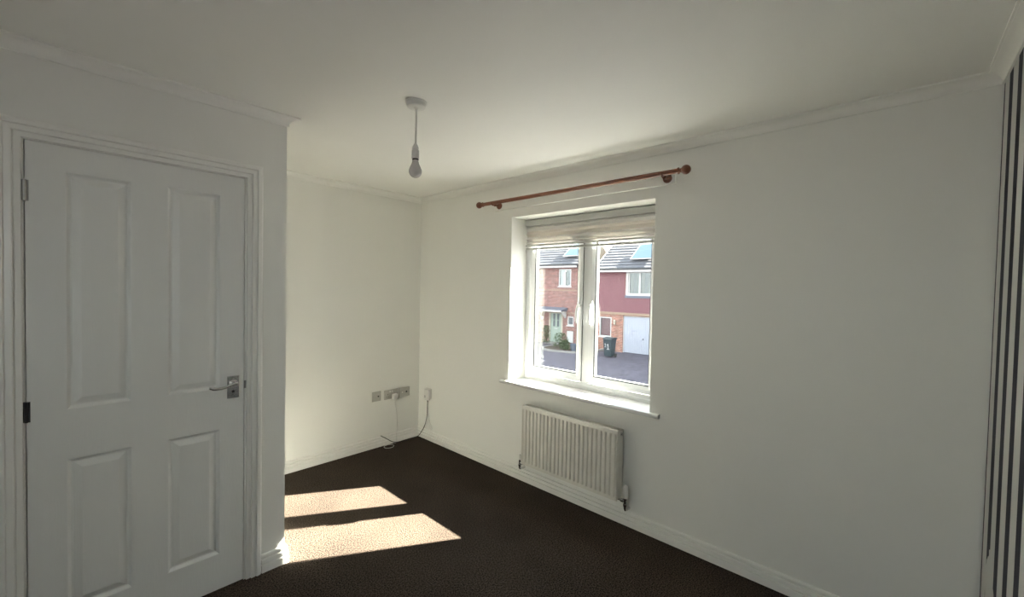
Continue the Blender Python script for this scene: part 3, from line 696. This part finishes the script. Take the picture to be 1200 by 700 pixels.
obj('canopy_edge', B(FX-.73, FX-.70, 12.03, 14.32, .02, .13), M['fascia'], cn)
for y_ in (12.16, 14.15):
    bm = bmesh.new(); sweep(bm, [[(FX, y, .04), (FX-.55, y, .04), (FX-.45, y, -.04), (FX-.08, y, -.38), (FX, y, -.40)] for y in (y_-.04, y_+.04)]); obj('bracket', bm, M['fascia'], cn)
obj('meter_cupboard', B(FX-.06, FX, 11.54, 12.0, -1.91, -1.19), M['fascia'], hl)
bm = bmesh.new(); lathe(bm, (FX-.07, 14.0, -.55), (0, 0, 1), [(0, 0), (0, .05), (.18, .07), (.22, 0)], 10); box(bm, FX-.07, FX, 13.98, 14.02, -.5, -.46); obj('porch_light', bm, M['cream'], hl)
e, dv, nr = roof(hl, 10.85, 22.1, ze)
panel_array(hl, e, dv, nr, 10.98, 12.55, .62, 2.3, 1)
bm = bmesh.new(); tube(bm, [(FX-.39, 11.12, ze-.02), (FX-.36, 11.12, ze-.18), (FX-.08, 11.12, ze-.42), (FX-.05, 11.12, ze-.7), (FX-.05, 11.12, GZ)], .035, 8); obj('downpipe', bm, M['gutter'], hl, smooth=True)

# right house
hr = empty('terraced_house', (FX, 4.5, GZ), 'red tile-hung house with white garage door, seen through the right pane', 'house')
ze = 2.69; ya, yb = 2.0, 9.85
W2 = (6.50, 7.87, 1.25, 2.55); GT = (8.885, 9.70, -1.30, -.118); GA = (5.70, 8.15, GZ, .02); W5 = (1.6, 3.2, 1.25, 2.55); W6 = (1.2, 3.6, -1.2, .0)
bm = bmesh.new(); wall_openings(bm, FX, FX+.12, ya, yb, GZ, ze, [W2, GT, GA]); obj('wall', bm, M['brick_orange'], hr)
bm = bmesh.new(); box(bm, FX+.12, FX+8.6, ya, ya+.12, GZ, ze); box(bm, FX+.12, FX+8.6, yb-.12, yb, GZ, ze); box(bm, FX+8.48, FX+8.6, ya, yb, GZ, ze)
for y in (ya, yb-.12): sweep(bm, [[(FX, y_, ze), (FX+8.6, y_, ze), (FX+4.1, y_, ze+2.9)] for y_ in (y, y+.12)])
obj('gable_wall', bm, M['brick'], hr)
# tile hanging above the garage, cut round the windows
bm = bmesh.new(); zt = .20; nv = int((ze-.16-zt)/.105)
for r_ in range(nv):
    z = zt+r_*.105; c = 0; y = ya+(.0825 if r_ % 2 else 0)
    while y < yb-.165:
        if not any(h[0]-.20 < y+.08 < h[1]+.20 and h[2]-.12 < z+.05 < h[3]+.1 for h in (W2,)):
            j = R.uniform(-.004, .004); v = [bm.verts.new(p) for p in ((FX-.035+j, y, z), (FX-.035+j, y+.160, z), (FX-.012, y+.160, z+.125), (FX-.012, y, z+.125))]
            u = [bm.verts.new(p) for p in ((FX-.01, y, z), (FX-.01, y+.160, z))]
            bm.faces.new(v); bm.faces.new((u[0], u[1], v[1], v[0])); bm.faces.new((u[0], v[0], v[3])); bm.faces.new((u[1], v[2], v[1]))
        y += .165
obj('hung_tiles', bm, M['tile_red'], hr, kind='stuff')
obj('tile_backing', B(FX-.012, FX-.004, ya, yb, zt, W2[2]-.02), M['tile_red'], hr)
for q in ((W2[0]-.13, W2[0]), (W2[1], W2[1]+.13)): obj('window_surround', B(FX-.03, FX, q[0], q[1], W2[2]-.1, W2[3]+.06), M['fascia'], hr)
bm = bmesh.new(); y = W2[0]-.13
while y < W2[1]+.12:
    box(bm, FX-.055, FX-.03, y, y+.09, W2[2]-.20, W2[2]-.06); y += .10
obj('lead_apron', bm, M['lead'], hr)
obj('brick_lintel', B(FX-.03, FX, ya, yb, .05, .20), M['band'], hr)
house_window(hr, *W2, 2, ['curtain'], label='upstairs window with cream curtains')
house_window(hr, *GT, 1, ['redblind'], label='downstairs window screened in red')
bm = bmesh.new(); box(bm, FX+.06, FX+.12, GA[0], GA[0]+.05, GZ, GA[3]); box(bm, FX+.06, FX+.12, GA[1]-.05, GA[1], GZ, GA[3]); box(bm, FX+.06, FX+.12, GA[0], GA[1], GA[3]-.05, GA[3])
obj('garage_frame', bm, M['fascia'], hr)
bm = bmesh.new(); pr = []; y = GA[0]+.05; w_ = (GA[1]-GA[0]-.10)/22
for k in range(22):
    for u, x in ((0, .0), (.62, .0), (.72, .022), (.90, .022)): pr.append((FX+.075+x, y+(k+u)*w_))
pr.append((FX+.075, GA[1]-.05)); pr = pr+[(FX+.115, GA[1]-.05), (FX+.115, GA[0]+.05)]
sweep(bm, [[(x, y_, z) for x, y_ in pr] for z in (GZ+.03, GA[3]-.05)])
gd = obj('garage_door', bm, M['garage'], hr, label='white up-and-over garage door with vertical ribs')
bm = bmesh.new(); lathe(bm, (FX+.075, (GA[0]+GA[1])/2, -1.25), (-1, 0, 0), [(0, 0), (0, .045), (.04, .035), (.04, 0)], 12); obj('garage_handle', bm, M['gutter'], gd)
bm = bmesh.new(); lathe(bm, (FX-.10, 8.63, -.52), (0, 0, 1), [(0, 0), (0, .05), (.02, .055), (.20, .075), (.21, .09), (.25, .03), (.26, 0)], 10); box(bm, FX-.10, FX, 8.61, 8.65, -.46, -.42)
obj('wall_lantern', bm, M['cream'], hr, label='cream wall lantern on the brick pier')
e, dv, nr = roof(hr, ya-.1, yb+.05, ze)
panel_array(hr, e, dv, nr, 6.25, 7.85, .62, 2.3, 1)

# taller house added out of view at the right to shade the forecourt
ht = empty('added_shade_house', (FX, -5, GZ), 'three-storey brick house added out of view to shade the forecourt', 'house')
ya, yb, ze = -12.0, 1.55, 7.6
hs = [(y_, y_+1.3, z_, z_+1.3) for y_ in (-10.6, -7.2, -3.8, -.8) for z_ in (-1.1, 1.7, 4.6)]
bm = bmesh.new(); wall_openings(bm, FX, FX+.12, ya, yb, GZ, ze, hs); obj('wall', bm, M['brick'], ht)
bm = bmesh.new(); box(bm, FX+.12, FX+10, ya, ya+.12, GZ, ze); box(bm, FX+.12, FX+10, yb-.12, yb, GZ, ze); box(bm, FX+9.88, FX+10, ya, yb, GZ, ze)
for y in (ya, yb-.12): sweep(bm, [[(FX, y_, ze), (FX+10, y_, ze), (FX+5, y_, ze+3.2)] for y_ in (y, y+.12)])
obj('gable_wall', bm, M['brick'], ht)
for h in hs: house_window(ht, *h, 2, ['curtain'])
roof(ht, ya-.1, yb, ze, 33, 5.0)

# kerbed bed with shrubs in front of the left house
bm = bmesh.new(); kp = smooth_path([(19.6, 9.3, GZ), (18.6, 9.3, GZ), (17.6, 9.5, GZ), (17.1, 10.2, GZ), (16.85, 11.2, GZ), (17.25, 12.0, GZ), (18.2, 12.3, GZ), (19.6, 12.3, GZ)], 5)
def kerb(path):
    bm = bmesh.new(); secs = []
    for i, p in enumerate(path):
        a, b = path[max(i-1, 0)], path[min(i+1, len(path)-1)]; d = (b-a).normalized(); n_ = Vector((-d.y, d.x, 0))
        secs.append([tuple(p+n_*o+Vector((0, 0, h))) for o, h in ((-.06, 0), (-.06, .09), (-.04, .11), (.06, .11), (.06, 0))])
    return sweep(bm, secs)
bm.free(); obj('kerb', kerb(kp), M['kerb'], kind='structure')
bm = bmesh.new(); vs = [bm.verts.new((p.x, p.y, GZ+.07)) for p in kp]; bm.faces.new(vs); ext_ = bmesh.ops.extrude_face_region(bm, geom=list(bm.faces)); bmesh.ops.translate(bm, vec=(0, 0, -.06), verts=[v for v in ext_['geom'] if isinstance(v, bmesh.types.BMVert)])
obj('soil_bed', bm, M['soil'], kind='structure')
def shrub(x, y, r, h, label, seed, spread=1.0):
    rr = random.Random(seed); sh = empty('garden_shrub', (x, y, GZ+.07), label, 'shrub')
    bm = bmesh.new()
    for k in range(7):
        a = rr.uniform(0, 2*pi); q = rr.uniform(.2, .8)*r
        tube(bm, [(x, y, GZ+.05), (x+q*.5*math.cos(a), y+q*.5*math.sin(a), GZ+.07+h*.45), (x+q*math.cos(a), y+q*math.sin(a), GZ+.07+h*.85)], [.014, .010, .005], 5)
    obj('stem', bm, M['soil'], sh)
    bm = bmesh.new()
    for k in range(520):
        a = rr.uniform(0, 2*pi); t = rr.random()**.6; ph = rr.uniform(.05, 1); rad = r*math.sqrt(max(.05, 1-(ph-.45)**2*2.2))*t
        c = Vector((x+rad*math.cos(a), y+rad*math.sin(a), GZ+.10+h*ph)); d = Vector((rr.gauss(0, 1), rr.gauss(0, 1), rr.gauss(.5, 1))).normalized(); u, v = frame_of(d); s = rr.uniform(.035, .065)*spread
        q = [bm.verts.new(p) for p in (c-u*s, c+v*s*.45, c+u*s, c-v*s*.45)]; bm.faces.new(q)
    obj('foliage', bm, M['leaf'], sh, kind='stuff')
shrub(18.1, 11.35, .50, .85, 'broad leafy shrub in the kerbed bed left of the meter cupboard', 1)
shrub(17.55, 10.62, .32, .55, 'low round shrub at the front kerb of the bed', 2)
shrub(18.9, 13.04, .28, 1.15, 'tall narrow shrub beside the green front door', 4)
shrub(18.3, 9.68, .22, .60, 'shrub at the right end of the bed, beside the window mullion', 3)
bm = bmesh.new(); lathe(bm, (17.72, 10.12, GZ+.07), (0, 0, 1), [(0, 0), (0, .16), (.36, .22), (.40, .22), (.40, .19), (.33, .18), (.33, 0)], 18)
obj('plant_tub', bm, mat('blue_grey_pot', (.07, .085, .11), .6), smooth=True, label='blue-grey plant tub at the front of the planted bed', cat='plant pot')

# wheelie bin
bx, by = 17.72, 7.83
bn = empty('wheelie_bin', (bx, by, GZ), 'dark wheelie bin with white number 11, in front of the brick pier', 'bin')
bm = bmesh.new(); sweep(bm, [[(bx+sx*a, by+sy*b, GZ+z) for sx, sy in ((-1, -1), (1, -1), (1, 1), (-1, 1))] for a, b, z in ((.20, .20, .06), (.27, .245, .92), (.285, .26, .93), (.285, .26, .97))]); obj('bin_body', bm, M['bin'], bn, bevel=.02)
bm = bmesh.new(); sweep(bm, [[(bx-.30, y_, GZ+.97), (bx+.31, y_, GZ+.97), (bx+.31, y_, GZ+1.03), (bx+.1, y_, GZ+1.06), (bx-.27, y_, GZ+1.02)] for y_ in (by-.27, by+.27)]); obj('bin_lid', bm, M['bin'], bn, bevel=.01)
bm = bmesh.new(); tube(bm, [(bx+.33, by-.22, GZ+.95), (bx+.33, by+.22, GZ+.95)], .018, 8); obj('bin_handle', bm, M['bin'], bn)
for s in (-1, 1):
    bm = bmesh.new(); lathe(bm, (bx+.22, by+s*.225, GZ+.10), (0, s, 0), [(0, 0), (0, .10), (.05, .10), (.05, 0)], 18); obj('wheel', bm, M['rubber'], bn)
def digit(y, z, h):
    w_ = h*.16; f = bx-.20-.07*(z-GZ-.06)/.86
    def X(zz): return bx-.20-.07*(zz-GZ-.06)/.86
    bm = bmesh.new()
    def bar(y0_, y1_, z0_, z1_):
        sweep(bm, [[(X(zz)-.006, yy, zz) for zz in (z0_, z1_)]+[(X(zz)+.012, yy, zz) for zz in (z1_, z0_)] for yy in (y0_, y1_)])
    bar(y-w_/2, y+w_/2, z, z+h); bar(y-w_*1.7, y+w_*1.7, z, z+w_*.8); bar(y+w_/2, y+w_*1.5, z+h*.78, z+h*.92)
    obj('number_digit', bm, M['fascia'], bn, label='white digit 1')
digit(by+.115, GZ+.54, .20); digit(by-.045, GZ+.42, .30)
# ------------------------------------------------------------ parts were written in world coordinates: hang them on their roots
for r in ROOTS:
    for c in [o for o in COL.objects if o.parent is r]: c.location = -r.location
